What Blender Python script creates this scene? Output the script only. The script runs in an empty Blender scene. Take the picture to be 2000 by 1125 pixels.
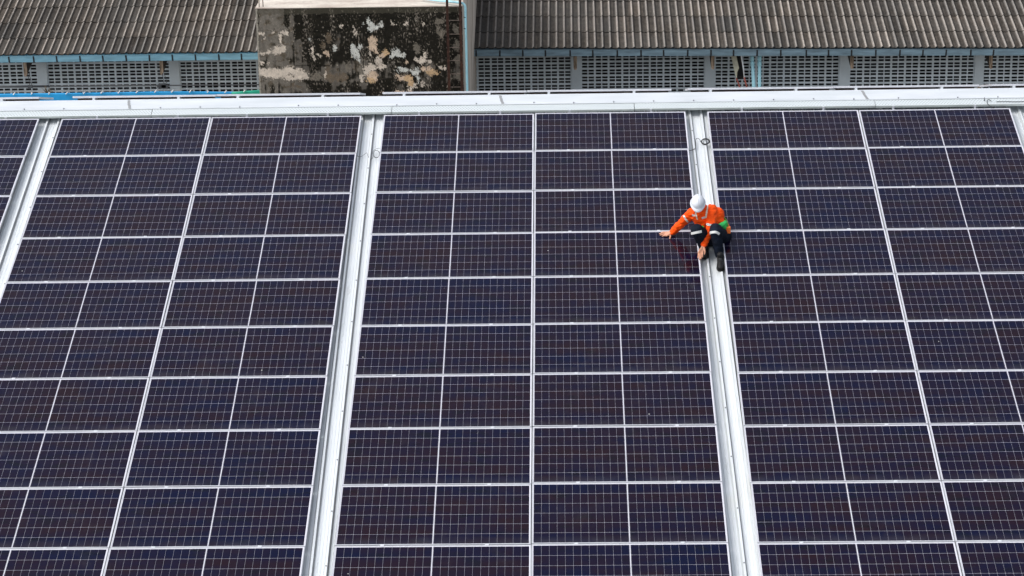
import bpy, bmesh, math, random
from mathutils import Vector, Matrix, noise
from mathutils.bvhtree import BVHTree
R = math.radians
rnd = random.Random(7)
sc = bpy.context.scene
COL = sc.collection

# ------------------------------------------------------------------ frame of the place
SL = R(14.5)                                   # pitch of the roof that carries the panels
RS = Matrix.Rotation(SL, 3, 'X')
def roof(u, v, w): return RS @ Vector((u, v, w))       # along ridge, up slope, off the panel face
F, PIT, ROL, YAW = 4754.489413, 0.997085, -0.02258, 0.023548
RC = RS @ Matrix.Rotation(YAW, 3, 'Z') @ Matrix.Rotation(PIT, 3, 'X') @ Matrix.Rotation(ROL, 3, 'Z')
CAM = RS @ Vector((0.364069, -32.536743, 17.877159))
def ray(x, y): return RC @ Vector(((x-1000)/F, (562.5-y)/F, -1))
def at(x, y, Y):
    d = ray(x, y); return CAM + d*((Y-CAM.y)/d.y)
def on_roof(x, y, w=0):
    d = RS.transposed() @ ray(x, y); c = RS.transposed() @ CAM
    return RS @ (c + d*((w-c.z)/d.z))

# ------------------------------------------------------------------ materials
def mat(name):
    m = bpy.data.materials.new(name); m.use_nodes = True
    return m, m.node_tree.nodes, m.node_tree.links, m.node_tree.nodes['Principled BSDF']
class N:
    """tiny node helper"""
    def __init__(s, m): s.n = m.node_tree.nodes; s.l = m.node_tree.links
    def put(s, sock, v):
        if isinstance(v, bpy.types.NodeSocket): s.l.new(v, sock)
        else: sock.default_value = v
    def math(s, op, a, b=0.0, c=None):
        n = s.n.new('ShaderNodeMath'); n.operation = op; s.put(n.inputs[0], a); s.put(n.inputs[1], b)
        if c is not None: s.put(n.inputs[2], c)
        return n.outputs[0]
    def mix(s, f, a, b):
        n = s.n.new('ShaderNodeMix'); n.data_type = 'RGBA'
        s.put(n.inputs[0], f); s.put(n.inputs[6], a); s.put(n.inputs[7], b); return n.outputs[2]
    def noise(s, vec, scale, detail=3, rough=.55, dim='3D'):
        n = s.n.new('ShaderNodeTexNoise'); n.noise_dimensions = dim; s.l.new(vec, n.inputs['Vector'])
        n.inputs['Scale'].default_value = scale; n.inputs['Detail'].default_value = detail
        n.inputs['Roughness'].default_value = rough; return n.outputs[0]
    def ramp(s, v, lo, hi, a=0., b=1.):
        n = s.n.new('ShaderNodeMapRange'); s.put(n.inputs[0], v)
        n.inputs[1].default_value = lo; n.inputs[2].default_value = hi
        n.inputs[3].default_value = a; n.inputs[4].default_value = b; return n.outputs[0]
    def coord(s, kind='Object'): return s.n.new('ShaderNodeTexCoord').outputs[kind]
    def scaled(s, vec, sc3, off=None):
        n = s.n.new('ShaderNodeMapping'); s.l.new(vec, n.inputs[0]); n.inputs['Scale'].default_value = sc3
        if off is not None: s.put(n.inputs['Location'], off)
        return n.outputs[0]
    def xyz(s, vec):
        n = s.n.new('ShaderNodeSeparateXYZ'); s.l.new(vec, n.inputs[0]); return n.outputs
    def comb(s, x, y, z):
        n = s.n.new('ShaderNodeCombineXYZ')
        for i, v in enumerate((x, y, z)): s.put(n.inputs[i], v)
        return n.outputs[0]
    def bump(s, h, strength=.3, dist=.01):
        n = s.n.new('ShaderNodeBump'); n.inputs['Strength'].default_value = strength
        n.inputs['Distance'].default_value = dist; s.l.new(h, n.inputs['Height']); return n.outputs[0]
    def rand(s): return s.n.new('ShaderNodeObjectInfo').outputs['Random']

def simple(name, col, rough=.6, metal=0., var=.12, scale=8, spec=.5, bump=0, stretch=(1, 1, 1)):
    m, n, l, b = mat(name); h = N(m)
    v = h.scaled(h.coord(), stretch)
    f = h.noise(v, scale, 4)
    f = h.ramp(f, .3, .7)
    a = [min(1, c*(1-var)) for c in col] + [1]; c2 = [min(1, c*(1+var)) for c in col] + [1]
    l.new(h.mix(f, a, c2), b.inputs['Base Color'])
    b.inputs['Roughness'].default_value = rough; b.inputs['Metallic'].default_value = metal
    b.inputs['Specular IOR Level'].default_value = spec
    if bump: l.new(h.bump(f, bump, .005), b.inputs['Normal'])
    return m

def mat_glass():
    m, n, l, b = mat('photovoltaic_cells'); h = N(m)
    co = h.coord(); x, y, z = h.xyz(co); r = h.rand()
    ax = h.math('ABSOLUTE', x)
    px, py = (1.122-.010)/12, (.549+.556)/6
    tx = h.math('DIVIDE', h.math('SUBTRACT', ax, .010), px)
    ty = h.math('DIVIDE', h.math('ADD', y, .556), py)
    fx = h.math('FRACT', tx); fy = h.math('FRACT', ty)
    dx = h.math('MULTIPLY', h.math('MINIMUM', fx, h.math('SUBTRACT', 1, fx)), px)
    dy = h.math('MULTIPLY', h.math('MINIMUM', fy, h.math('SUBTRACT', 1, fy)), py)
    lx = h.math('LESS_THAN', dx, .0009); ly = h.math('LESS_THAN', dy, .0017)
    dd = h.math('LESS_THAN', h.math('ADD', dx, dy), .0065)
    line = h.math('MAXIMUM', h.math('MAXIMUM', lx, ly), dd)
    mid = h.math('LESS_THAN', ax, .0050)
    ou = h.math('GREATER_THAN', ax, 1.122)
    ou = h.math('MAXIMUM', ou, h.math('GREATER_THAN', y, .549)); ou = h.math('MAXIMUM', ou, h.math('LESS_THAN', y, -.556))
    white = h.math('MAXIMUM', mid, ou)
    # per-cell tone
    cx = h.math('FLOOR', h.math('DIVIDE', h.math('SUBTRACT', x, 0), px)); cy = h.math('FLOOR', ty)
    wn = n.new('ShaderNodeTexWhiteNoise'); wn.noise_dimensions = '3D'
    l.new(h.comb(cx, cy, h.math('MULTIPLY', r, 91.)), wn.inputs[0])
    off = h.comb(h.math('MULTIPLY', r, 37.), h.math('MULTIPLY', r, 71.), 0.)
    vv = n.new('ShaderNodeVectorMath'); vv.operation = 'ADD'; l.new(co, vv.inputs[0]); l.new(off, vv.inputs[1])
    big = h.noise(h.scaled(vv.outputs[0], (.7, 2.6, 1)), 1.5, 2)
    f = h.math('ADD', h.math('MULTIPLY', big, 1.3), h.math('MULTIPLY', wn.outputs[0], .22))
    f = h.math('ADD', f, h.math('MULTIPLY', r, .20)); f = h.math('ADD', f, .07)
    # the outer rows of cells lean to blue
    edge = h.math('GREATER_THAN', h.math('ABSOLUTE', h.math('SUBTRACT', ty, 3.)), 2.)
    f = h.math('SUBTRACT', f, h.math('MULTIPLY', edge, .16))
    f = h.ramp(f, .55, 1.25)
    cell = h.mix(f, (.0014, .0036, .0215, 1), (.0130, .0048, .0080, 1))
    g = h.noise(h.scaled(vv.outputs[0], (1.5, 3, 1)), 2.2, 1)
    cell = h.mix(h.ramp(g, .55, .75, 0, .6), cell, (.0032, .0052, .0068, 1))
    fine = h.noise(h.scaled(vv.outputs[0], (9, 120, 1)), 1, 2)
    cell = h.mix(h.ramp(fine, .4, .8, 0, .22), cell, (.013, .011, .021, 1))
    c = h.mix(line, cell, (.31, .31, .36, 1))
    c = h.mix(white, c, (.62, .62, .69, 1))
    # droppings and dust specks
    vo = n.new('ShaderNodeTexVoronoi'); vo.inputs['Scale'].default_value = 2.6; l.new(vv.outputs[0], vo.inputs['Vector'])
    wob = h.noise(vv.outputs[0], 60, 2)
    sp = h.math('LESS_THAN', h.math('ADD', vo.outputs['Distance'], h.math('MULTIPLY', wob, .02)), .034)
    keep = h.math('GREATER_THAN', h.xyz(vo.outputs['Color'])[0], .62)
    c = h.mix(h.math('MULTIPLY', h.math('MULTIPLY', sp, keep), .65), c, (.6, .6, .56, 1))
    dust = h.noise(vv.outputs[0], 5, 4)
    low = h.math('MULTIPLY', h.ramp(y, -.56, -.42, 1, 0), h.ramp(dust, .35, .65, .05, .30))   # dust washed down to the lower frame
    low = h.math('ADD', low, h.ramp(h.noise(h.scaled(vv.outputs[0], (1, .5, 1)), 2.3, 5, .7), .56, .74, 0, .10))
    c = h.mix(low, c, (.085, .078, .082, 1))
    l.new(c, b.inputs['Base Color'])
    l.new(h.ramp(dust, .3, .8, .05, .15), b.inputs['Roughness'])
    b.inputs['IOR'].default_value = 1.36
    b.inputs['Specular IOR Level'].default_value = .26
    b.inputs['Specular Tint'].default_value = (.80, .74, 1.0, 1)
    return m

def mat_metal_roof():
    m, n, l, b = mat('galvanised_roof_sheet'); h = N(m)
    co = h.coord()
    f = h.noise(h.scaled(co, (6, .5, 6)), 2, 5)
    g = h.noise(co, .9, 3)
    c = h.mix(h.ramp(f, .3, .75), (.68, .72, .745, 1), (.76, .795, .82, 1))
    c = h.mix(h.ramp(g, .58, .75, 0, .5), c, (.70, .70, .62, 1))
    st = h.noise(h.scaled(co, (40, 1.2, 40)), 1, 3)
    c = h.mix(h.ramp(st, .58, .8, 0, .3), c, (.50, .53, .55, 1))
    l.new(c, b.inputs['Base Color'])
    b.inputs['Metallic'].default_value = .18
    l.new(h.ramp(f, .3, .8, .26, .42), b.inputs['Roughness'])
    l.new(h.bump(st, .12, .004), b.inputs['Normal'])
    return m

def mat_cap(dots):
    m, n, l, b = mat('ridge_metal_perforated' if dots else 'ridge_metal'); h = N(m)
    co = h.coord(); x, y, z = h.xyz(co)
    f = h.noise(h.scaled(co, (.6, 3, 3)), 2, 4)
    c = h.mix(h.ramp(f, .3, .7), (.57, .61, .64, 1), (.68, .715, .75, 1))
    if dots:
        rowi = h.math('FLOOR', h.math('DIVIDE', y, .042))
        xs = h.math('ADD', h.math('DIVIDE', x, .047), h.math('MULTIPLY', rowi, .5))
        fx = h.math('SUBTRACT', h.math('FRACT', xs), .5); fy = h.math('SUBTRACT', h.math('FRACT', h.math('DIVIDE', y, .042)), .5)
        dx = h.math('MULTIPLY', fx, .047); dy = h.math('MULTIPLY', fy, .042)
        d2 = h.math('ADD', h.math('MULTIPLY', dx, dx), h.math('MULTIPLY', h.math('MULTIPLY', dy, .8), dy))
        hole = h.math('LESS_THAN', d2, .0065**2)
        c = h.mix(f, (.56, .62, .63, 1), (.65, .70, .71, 1))
        c = h.mix(hole, c, (.16, .18, .2, 1))
    l.new(c, b.inputs['Base Color']); b.inputs['Metallic'].default_value = .2
    b.inputs['Roughness'].default_value = .4
    return m

def mat_tiles():
    m, n, l, b = mat('weathered_fibre_cement'); h = N(m)
    co = h.coord()
    at_ = n.new('ShaderNodeAttribute'); at_.attribute_name = 'tone'
    sep = n.new('ShaderNodeSeparateColor'); l.new(at_.outputs['Color'], sep.inputs[0])
    f = h.noise(h.scaled(co, (1, .5, 1)), 7, 5, .65)
    g = h.noise(co, 34, 4, .7)
    base = h.mix(h.ramp(f, .3, .72), (.036, .034, .030, 1), (.108, .097, .086, 1))
    base = h.mix(h.ramp(h.noise(co, .55, 3), .4, .65, 0, .55), base, (.085, .088, .088, 1))
    base = h.mix(h.ramp(h.noise(h.scaled(co, (1, .6, 1)), 1.3, 4, .65), .56, .70, 0, .35), base, (.070, .054, .042, 1))
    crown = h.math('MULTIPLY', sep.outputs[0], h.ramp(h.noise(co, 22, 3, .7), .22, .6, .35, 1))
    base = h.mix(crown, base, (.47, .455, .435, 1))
    base = h.mix(h.math('MULTIPLY', sep.outputs[1], .8), base, (.030, .028, .026, 1))  # shade painted into the right rib flanks; course lips darkened too
    c = h.mix(h.ramp(g, .35, .7, 0, .5), base, (.035, .032, .03, 1))
    c = h.mix(h.ramp(h.noise(co, 55, 2), .62, .74, 0, .55), c, (.36, .34, .31, 1))
    mul = n.new('ShaderNodeMix'); mul.data_type = 'RGBA'; mul.blend_type = 'MULTIPLY'; mul.inputs[0].default_value = 1
    l.new(c, mul.inputs[6]); t = n.new('ShaderNodeCombineColor')
    for i in range(3): l.new(h.ramp(sep.outputs[2], 0, 1, .58, (1.20, 1.12, 1.05)[i]), t.inputs[i])
    l.new(t.outputs[0], mul.inputs[7])
    l.new(mul.outputs[2], b.inputs['Base Color']); b.inputs['Roughness'].default_value = .95
    b.inputs['Specular IOR Level'].default_value = .05
    l.new(h.bump(g, .5, .006), b.inputs['Normal'])
    return m

def mat_attr(name, attr, rough=.9, fine=.25):
    m, n, l, b = mat(name); h = N(m)
    a = n.new('ShaderNodeAttribute'); a.attribute_name = attr
    f = h.noise(h.coord(), 45, 4, .7)
    mul = n.new('ShaderNodeMix'); mul.data_type = 'RGBA'; mul.blend_type = 'MULTIPLY'; mul.inputs[0].default_value = 1
    l.new(a.outputs['Color'], mul.inputs[6])
    v = h.ramp(f, .3, .7, 1-fine, 1+fine); l.new(h.comb(v, v, v), mul.inputs[7])
    l.new(mul.outputs[2], b.inputs['Base Color']); b.inputs['Roughness'].default_value = rough
    b.inputs['Specular IOR Level'].default_value = .04
    l.new(h.bump(f, .4, .01), b.inputs['Normal'])
    return m

def mat_concrete(name, a, bcol, rough=.9, streak=(3, 3, .4)):
    m, n, l, b = mat(name); h = N(m)
    co = h.coord()
    f = h.noise(h.scaled(co, streak), 1.5, 5, .65); g = h.noise(co, 12, 4)
    c = h.mix(h.ramp(f, .35, .65), a+(1,), bcol+(1,))
    c = h.mix(h.ramp(g, .5, .8, 0, .35), c, (.09, .08, .07, 1))
    l.new(c, b.inputs['Base Color']); b.inputs['Roughness'].default_value = rough
    l.new(h.bump(g, .3, .01), b.inputs['Normal']); return m

M = dict(
    glass=mat_glass(), roof=mat_metal_roof(), cap=mat_cap(False), vent=mat_cap(True), tiles=mat_tiles(),
    frame=simple('anodised_aluminium', (.60, .61, .65), .38, .25, .05, 6),
    clamp=simple('clamp_aluminium', (.66, .68, .72), .35, .2, .05),
    flank_a=simple('shade_toned_left_flank', (.50, .53, .545), .5, .1, .12, 3, .5, 0, (20, 1, 20)),  # left rib sides: light shading painted in as a greyer tone
    flank_b=simple('shade_toned_right_flank', (.24, .25, .26), .6, .1, .25, 3, .4, 0, (20, 1, 20)),  # right rib sides: deeper shading painted into the colour
    lip=simple('grey_vent_lip', (.47, .52, .51), .5, .1, .1, 3),  # grey-green front lip of the vent strip
    rail=simple('rail_aluminium', (.72, .75, .78), .4, .4, .06),
    screw=simple('screw_head', (.20, .21, .23), .5, .4),
    sealant=simple('grey_sealant', (.26, .27, .28), .7),
    lattice=simple('grey_blue_painted_block', (.56, .62, .65), .8, 0, .12, 3, .3),
    pillar=simple('grey_blue_painted_plaster', (.54, .60, .63), .8, 0, .08, 2, .3),
    gutter_l=simple('light_blue_gutter', (.20, .40, .50), .45, 0, .22, 1.5, .5, 0, (1, 1, 6)),
    gutter_r=simple('faded_blue_gutter', (.155, .235, .285), .5, 0, .35, 1.5, .5, 0, (1, 1, 6)),
    strap=simple('dark_strap', (.008, .010, .012), .7),
    wood=simple('weathered_wood', (.30, .225, .16), .9, 0, .75, 30, .2, 0, (1, 1, .12)),
    shade_wood=simple('shade_toned_wood', (.035, .024, .017), .9, 0, .5, 20),  # beam flanks: the shade under the eave is put into this colour
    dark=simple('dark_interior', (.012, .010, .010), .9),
    conduit=simple('conduit_grey', (.06, .065, .07), .6),
    blue=simple('blue_tarpaulin', (.008, .29, .62), .55, 0, .15, 2),
    green=simple('green_tarpaulin', (.01, .36, .24), .55, 0, .15, 2),
    tie=simple('white_tie', (.75, .76, .76), .6),
    pvc=simple('light_blue_pvc', (.36, .66, .74), .35, 0, .08, 2),
    rust=simple('rusted_steel', (.040, .017, .011), .85, 0, .6, 14, .3, .4),
    rung=simple('rung_steel', (.14, .11, .09), .7, .2, .4, 14),
    cream=simple('cream_sheet', (.50, .49, .38), .6, 0, .2, 6),
    redwhite=simple('faded_red_lath', (.42, .13, .10), .8, 0, .5, 16),
    cable=simple('black_cable', (.012, .012, .013), .5),
    conc_side=mat_concrete('streaked_plaster', (.10, .078, .058), (.66, .58, .49), .9, (3, .9, .10)),
    conc_top=mat_concrete('bleached_concrete_top', (.66, .61, .53), (.42, .35, .30), .9, (.5, 1.3, 1)),
    tankface=mat_attr('mouldy_plaster', 'stain'),
    wall=simple('painted_wall', (.5, .5, .48), .8),
    ground=mat_concrete('yard_concrete', (.20, .19, .18), (.28, .27, .25), .95, (.2, .2, .2)),
    orange=simple('orange_workwear', (.93, .085, .004), .75, 0, .10, 9, .2),
    navy=simple('navy_workwear', (.006, .010, .020), .85, 0, .4, 9, .15),
    reflect=simple('silver_reflective_tape', (.62, .63, .62), .5, 0, .08, 20),
    skin=simple('skin', (.56, .27, .17), .55, 0, .08, 20),
    helmet=simple('white_helmet', (.66, .69, .75), .22, 0, .02, 4),
    shoe=simple('black_shoe', (.009, .009, .010), .6, 0, .3, 20, .25),
    sock=simple('white_sock', (.7, .7, .7), .8),
    webbing=simple('cream_webbing', (.62, .58, .48), .8),
    harness=simple('green_harness', (.03, .56, .12), .7, 0, .15, 10),
    lanyard=simple('olive_lanyard', (.12, .26, .03), .8),
    pouch=simple('orange_pouch', (.88, .19, .03), .7, 0, .1, 10),
)

# ------------------------------------------------------------------ objects
def tag(o, label=None, cat=None, group=None, kind=None):
    if label: o['label'] = label
    if cat: o['category'] = cat
    if group: o['group'] = group
    if kind: o['kind'] = kind
    return o
def empty(name, loc=(0, 0, 0), rot=None):
    o = bpy.data.objects.new(name, None); o.empty_display_size = .2; COL.objects.link(o)
    mw = Matrix.Translation(Vector(loc))
    if rot is not None: mw = mw @ rot.to_4x4()
    o.matrix_world = mw; return o
def link(name, me, m, parent=None, mw=None):
    o = bpy.data.objects.new(name, me); COL.objects.link(o)
    if m is not None:
        for k in (m if isinstance(m, (list, tuple)) else [m]): me.materials.append(k)
    if parent: o.parent = parent
    if mw is not None: o.matrix_local = mw
    return o
class MB:
    def __init__(s): s.v = []; s.f = []; s.mi = []; s.smooth = False
    def add(s, vs, fs, mi=0):
        b = len(s.v); s.v += [tuple(v) for v in vs]; s.f += [tuple(i+b for i in f) for f in fs]; s.mi += [mi]*len(fs)
    def box(s, a, b, mi=0, T=None):
        (x0, y0, z0), (x1, y1, z1) = a, b
        vs = [Vector(p) for p in ((x0,y0,z0),(x1,y0,z0),(x1,y1,z0),(x0,y1,z0),(x0,y0,z1),(x1,y0,z1),(x1,y1,z1),(x0,y1,z1))]
        if T: vs = [T(v) for v in vs]
        s.add(vs, [(0,3,2,1),(4,5,6,7),(0,1,5,4),(1,2,6,5),(2,3,7,6),(3,0,4,7)], mi)
    def tube(s, pts, r, n=10, mi=0, cap=True):
        pts = [Vector(p) for p in pts]; rr = r if isinstance(r, (list, tuple)) else [r]*len(pts)
        t0 = (pts[1]-pts[0]).normalized(); up = Vector((0, 0, 1)) if abs(t0.z) < .9 else Vector((1, 0, 0))
        a = t0.cross(up).normalized(); vs = []; fs = []
        for i, p in enumerate(pts):
            t = (pts[min(i+1, len(pts)-1)]-pts[max(i-1, 0)]).normalized()
            a = (a - t*a.dot(t)).normalized(); b = t.cross(a)
            for k in range(n):
                q = 2*math.pi*k/n; vs.append(p+(a*math.cos(q)+b*math.sin(q))*rr[i])
        for i in range(len(pts)-1):
            for k in range(n):
                fs.append((i*n+k, i*n+(k+1) % n, (i+1)*n+(k+1) % n, (i+1)*n+k))
        if cap: fs.append(tuple(range(n-1, -1, -1))); fs.append(tuple((len(pts)-1)*n+k for k in range(n)))
        s.add(vs, fs, mi)
    def build(s, name, m, parent=None, mw=None, smooth=False):
        me = bpy.data.meshes.new(name); me.from_pydata(s.v, [], s.f)
        o = link(name, me, m, parent, mw)
        if any(s.mi): me.polygons.foreach_set('material_index', s.mi)
        bm = bmesh.new(); bm.from_mesh(me); bmesh.ops.recalc_face_normals(bm, faces=bm.faces); bm.to_mesh(me); bm.free()
        if smooth or s.smooth: me.polygons.foreach_set('use_smooth', [True]*len(me.polygons))
        return o
def bevel(o, w=.004, seg=2):
    md = o.modifiers.new('bevel', 'BEVEL'); md.width = w; md.segments = seg; md.limit_method = 'ANGLE'; return o
def smooth_by_angle(o, a=40):
    me = o.data; me.polygons.foreach_set('use_smooth', [True]*len(me.polygons))
    try: me.set_sharp_from_angle(angle=R(a))
    except Exception: pass
RM = RS.to_4x4()

# ================================================================== SETTING: ground
GZ = -13.0
g = MB(); g.add([(-900, -900, GZ), (900, -900, GZ), (900, 900, GZ), (-900, 900, GZ)], [(0, 1, 2, 3)])
tag(g.build('ground', M['ground']), kind='structure')

# ================================================================== SOLAR ROOF BUILDING
VR = .543                      # ridge line on the slope
APEX = roof(0, VR, 0)
RF = Matrix.Rotation(-SL, 3, 'X')
def far(u, d, w): return Vector((u, APEX.y, APEX.z)) + RF @ Vector((0, d, w))
ROT = .0079                    # the sheets lie a touch askew to the panels
WP, WC = -.120, -.078          # pan and crown of the sheet
b0 = empty('solar_roof_building', (0, 0, 0))
tag(b0, 'white ribbed metal roof carrying the solar panels in the foreground', 'building')
def sheet(x0, x1, va, vb, T, phase):
    mb = MB(); P = .1725
    k0, k1 = math.ceil((x0-phase)/P), math.floor((x1-phase)/P)
    prof = [(x0, WP)]; fl = []
    for k in range(k0, k1+1):
        c = phase+k*P
        if c-.05 < x0 or c+.05 > x1: continue
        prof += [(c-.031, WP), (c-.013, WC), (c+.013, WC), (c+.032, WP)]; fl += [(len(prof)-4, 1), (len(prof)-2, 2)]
        # two small swages in the pan
        for q in (.065, .105):
            prof += [(c+q-.006, WP), (c+q, WP+.004), (c+q+.006, WP)]
    prof.append((x1, WP)); n = len(prof); vs = []
    for v in (va, vb):
        for (x, w) in prof: vs.append(T(x, v, w))
    mb.add(vs, [(i, i+1, n+i+1, n+i) for i in range(n-1)])
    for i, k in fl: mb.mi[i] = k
    return mb
XA, XB, VB = -19., 19., -15.5
def Tn(x, v, w): return Vector((x-ROT*v, v, w))
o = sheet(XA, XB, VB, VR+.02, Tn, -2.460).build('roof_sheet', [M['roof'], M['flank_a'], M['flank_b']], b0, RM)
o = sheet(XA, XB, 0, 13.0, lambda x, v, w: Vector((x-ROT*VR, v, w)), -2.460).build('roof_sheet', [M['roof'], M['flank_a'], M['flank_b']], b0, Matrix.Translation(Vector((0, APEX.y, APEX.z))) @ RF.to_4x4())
# walls under the eaves
w0 = roof(0, VB, WP); w1 = far(0, 13.0, WP)
mb = MB(); mb.box((XA+.3, w0.y+.35, GZ), (XB-.3, w0.y+.6, w0.z-.05)); mb.box((XA+.3, w1.y-.6, GZ), (XB-.3, w1.y-.35, w1.z-.05))
for x in (XA+.3, XB-.55):
    a, b_ = w0.y+.6, w1.y-.6
    mb.add([(x, a, GZ), (x+.25, a, GZ), (x+.25, b_, GZ), (x, b_, GZ), (x, a, w0.z), (x+.25, a, w0.z), (x+.25, b_, w1.z), (x, b_, w1.z), (x, APEX.y, APEX.z-.2), (x+.25, APEX.y, APEX.z-.2)],
           [(0, 3, 2, 1), (0, 1, 5, 4), (2, 3, 7, 6), (0, 4, 8, 7, 3), (1, 2, 6, 9, 5), (4, 5, 9, 8), (8, 9, 6, 7)])
mb.build('wall', M['wall'], b0)
# ridge cap: plain folded sheet, in lengths, with lapped and sealed joints
joints = [XA] + [-13.9, -11.8, -6.02, -.30, 5.32, 10.9, 16.5] + [XB]
joints = [XA, -17.8, -12.0, -6.24, -.51, 5.05, 10.7, 16.3, XB]
CW = .034
KT = .0018                      # the ridge line climbs very slightly to the right
for i in range(len(joints)-1):
    a, b_ = joints[i], joints[i+1]
    mb = MB(); t = .0012*(i % 2)
    def C3(x, d, w, side): return roof(x, VR-d, w+KT*x) if side else far(x, d, w+KT*x)
    pr = [(.295, CW-.008, 1), (.29, CW+t, 1), (.03, CW+t+.003, 1), (0, CW+.004+t, 1), (.03, CW+t+.003, 0), (.42, CW+t, 0), (.425, CW-.04, 0)]
    vs = [C3(x, d, w, s_) for x in (a, b_) for (d, w, s_) in pr]; n = len(pr)
    mb.add(vs, [(k, k+1, n+k+1, n+k) for k in range(n-1)])
    cp = mb.build('ridge_cap', M['cap'], b0)
    if 0 < i:
        s_ = MB(); x = a; k = .16+.05*rnd.random()
        pts = []
        for q in range(9):
            d = .02+.27*q/8; pts.append((d, x + .05*(q/8-.5) + rnd.uniform(-.006, .006)))
        s_.add([roof(px+dx, VR-d, CW+.007+KT*x) for (d, px) in pts for dx in (-.020, .020)], [(2*q, 2*q+1, 2*q+3, 2*q+2) for q in range(8)])
        s_.build('sealant_strip', M['sealant'], cp)
    s_ = MB(); x = a+.5
    while x < b_-.1:
        p = Vector((x, VR-.272+rnd.uniform(-.012, .012), CW+.001+KT*x))
        s_ = MB(); s_.tube([p, p+Vector((0, 0, .012))], .011, 6); x += rnd.choice((.9, .61, .61, .61))
        s_.build('roof_screw', M['screw'], cp, RM)
# perforated vent strip under it
VO = []
vj = [XA, -16.95, -13.25, -9.55, -5.86, -2.18, 1.52, 5.18, 8.9, 12.6, 16.3, XB]
for i in range(len(vj)-1):
    a, b_ = vj[i]+.004, vj[i+1]-.004; t = -.0015*(i % 2) - .001; dv = .004*(i % 3)
    V0, V1 = .064-dv, .27
    mb = MB(); pr = [(V1, CW-.012+t), (V0+.006, CW-.005+t), (V0, CW-.008+t), (V0-.002, -.006+t), (V0+.012, -.008+t)]
    vs = [(x, v, w+KT*x) for x in (a, b_) for (v, w) in pr]; n = len(pr)
    mb.add(vs, [(k, k+1, n+k+1, n+k) for k in range(n-1)], 0)
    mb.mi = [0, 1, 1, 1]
    VO.append((a, b_, mb.build('ridge_vent', [M['vent'], M['lip']], b0, RM)))
# roof screws along the bare crowns of the walkways
s_ = MB()
for cx in (-7.335+-.0, -2.460, 2.415, 7.245):
    kk = round((cx+2.460)/.1725); cx = -2.460+kk*.1725
    v = -.45
    while v > -11.6:
        s_ = MB(); p = Vector((cx-ROT*v, v, WC)); s_.tube([p, p+Vector((0, 0, .009))], .009, 6); v -= 1.02
        s_.build('roof_screw', M['screw'], b0, RM)

# ================================================================== SOLAR PANELS
L, S, PX, PY = 2.284, 1.140, 2.296, 1.154
def box_mesh(name, boxes):
    mb = MB()
    for b_ in boxes: mb.box(*b_)
    me = bpy.data.meshes.new(name); me.from_pydata(mb.v, [], mb.f)
    bm = bmesh.new(); bm.from_mesh(me); bmesh.ops.recalc_face_normals(bm, faces=bm.faces); bm.to_mesh(me); bm.free(); return me
lip = .011; hx, hy, T_ = L/2, S/2, -.030
frame_me = box_mesh('panel_frame', [((-hx, hy-lip, T_), (hx, hy, 0)), ((-hx, -hy, T_), (hx, -hy+lip, 0)),
                                    ((-hx, -hy+lip, T_), (-hx+lip, hy-lip, 0)), ((hx-lip, -hy+lip, T_), (hx, hy-lip, 0))])
frame_me.materials.append(M['frame'])
glass_me = box_mesh('panel_glass', [((-hx+lip-.002, -hy+lip-.002, -.009), (hx-lip+.002, hy-lip+.002, -.003))]); glass_me.materials.append(M['glass'])
clamp_me = box_mesh('panel_clamp', [((-.022, -.015, -.03), (.022, .015, .0045))]); clamp_me.materials.append(M['clamp'])
ORD = ['first', 'second', 'third', 'fourth', 'fifth', 'sixth', 'seventh', 'eighth', 'ninth', 'tenth', 'eleventh', 'twelfth']
blocks = [('far left block', -9.862878, .012), ('left block', -4.927681, -.004), ('middle block', 0., 0.), ('right block', 4.91319, -.006)]
RAILX = (-.612, .625)
def panel(mw, label, clamps, group):
    root = empty('solar_module'); root.matrix_world = mw
    tag(root, label, 'solar panel', group)
    for nm, me in (('frame', frame_me), ('cell_sheet', glass_me)):
        o = bpy.data.objects.new(nm, me); COL.objects.link(o); o.parent = root
    for cx in (RAILX if clamps else ()):
        o = bpy.data.objects.new('clamp', clamp_me); COL.objects.link(o); o.parent = root
        o.location = (cx+rnd.uniform(-.03, .03), hy+.007, 0)
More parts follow.
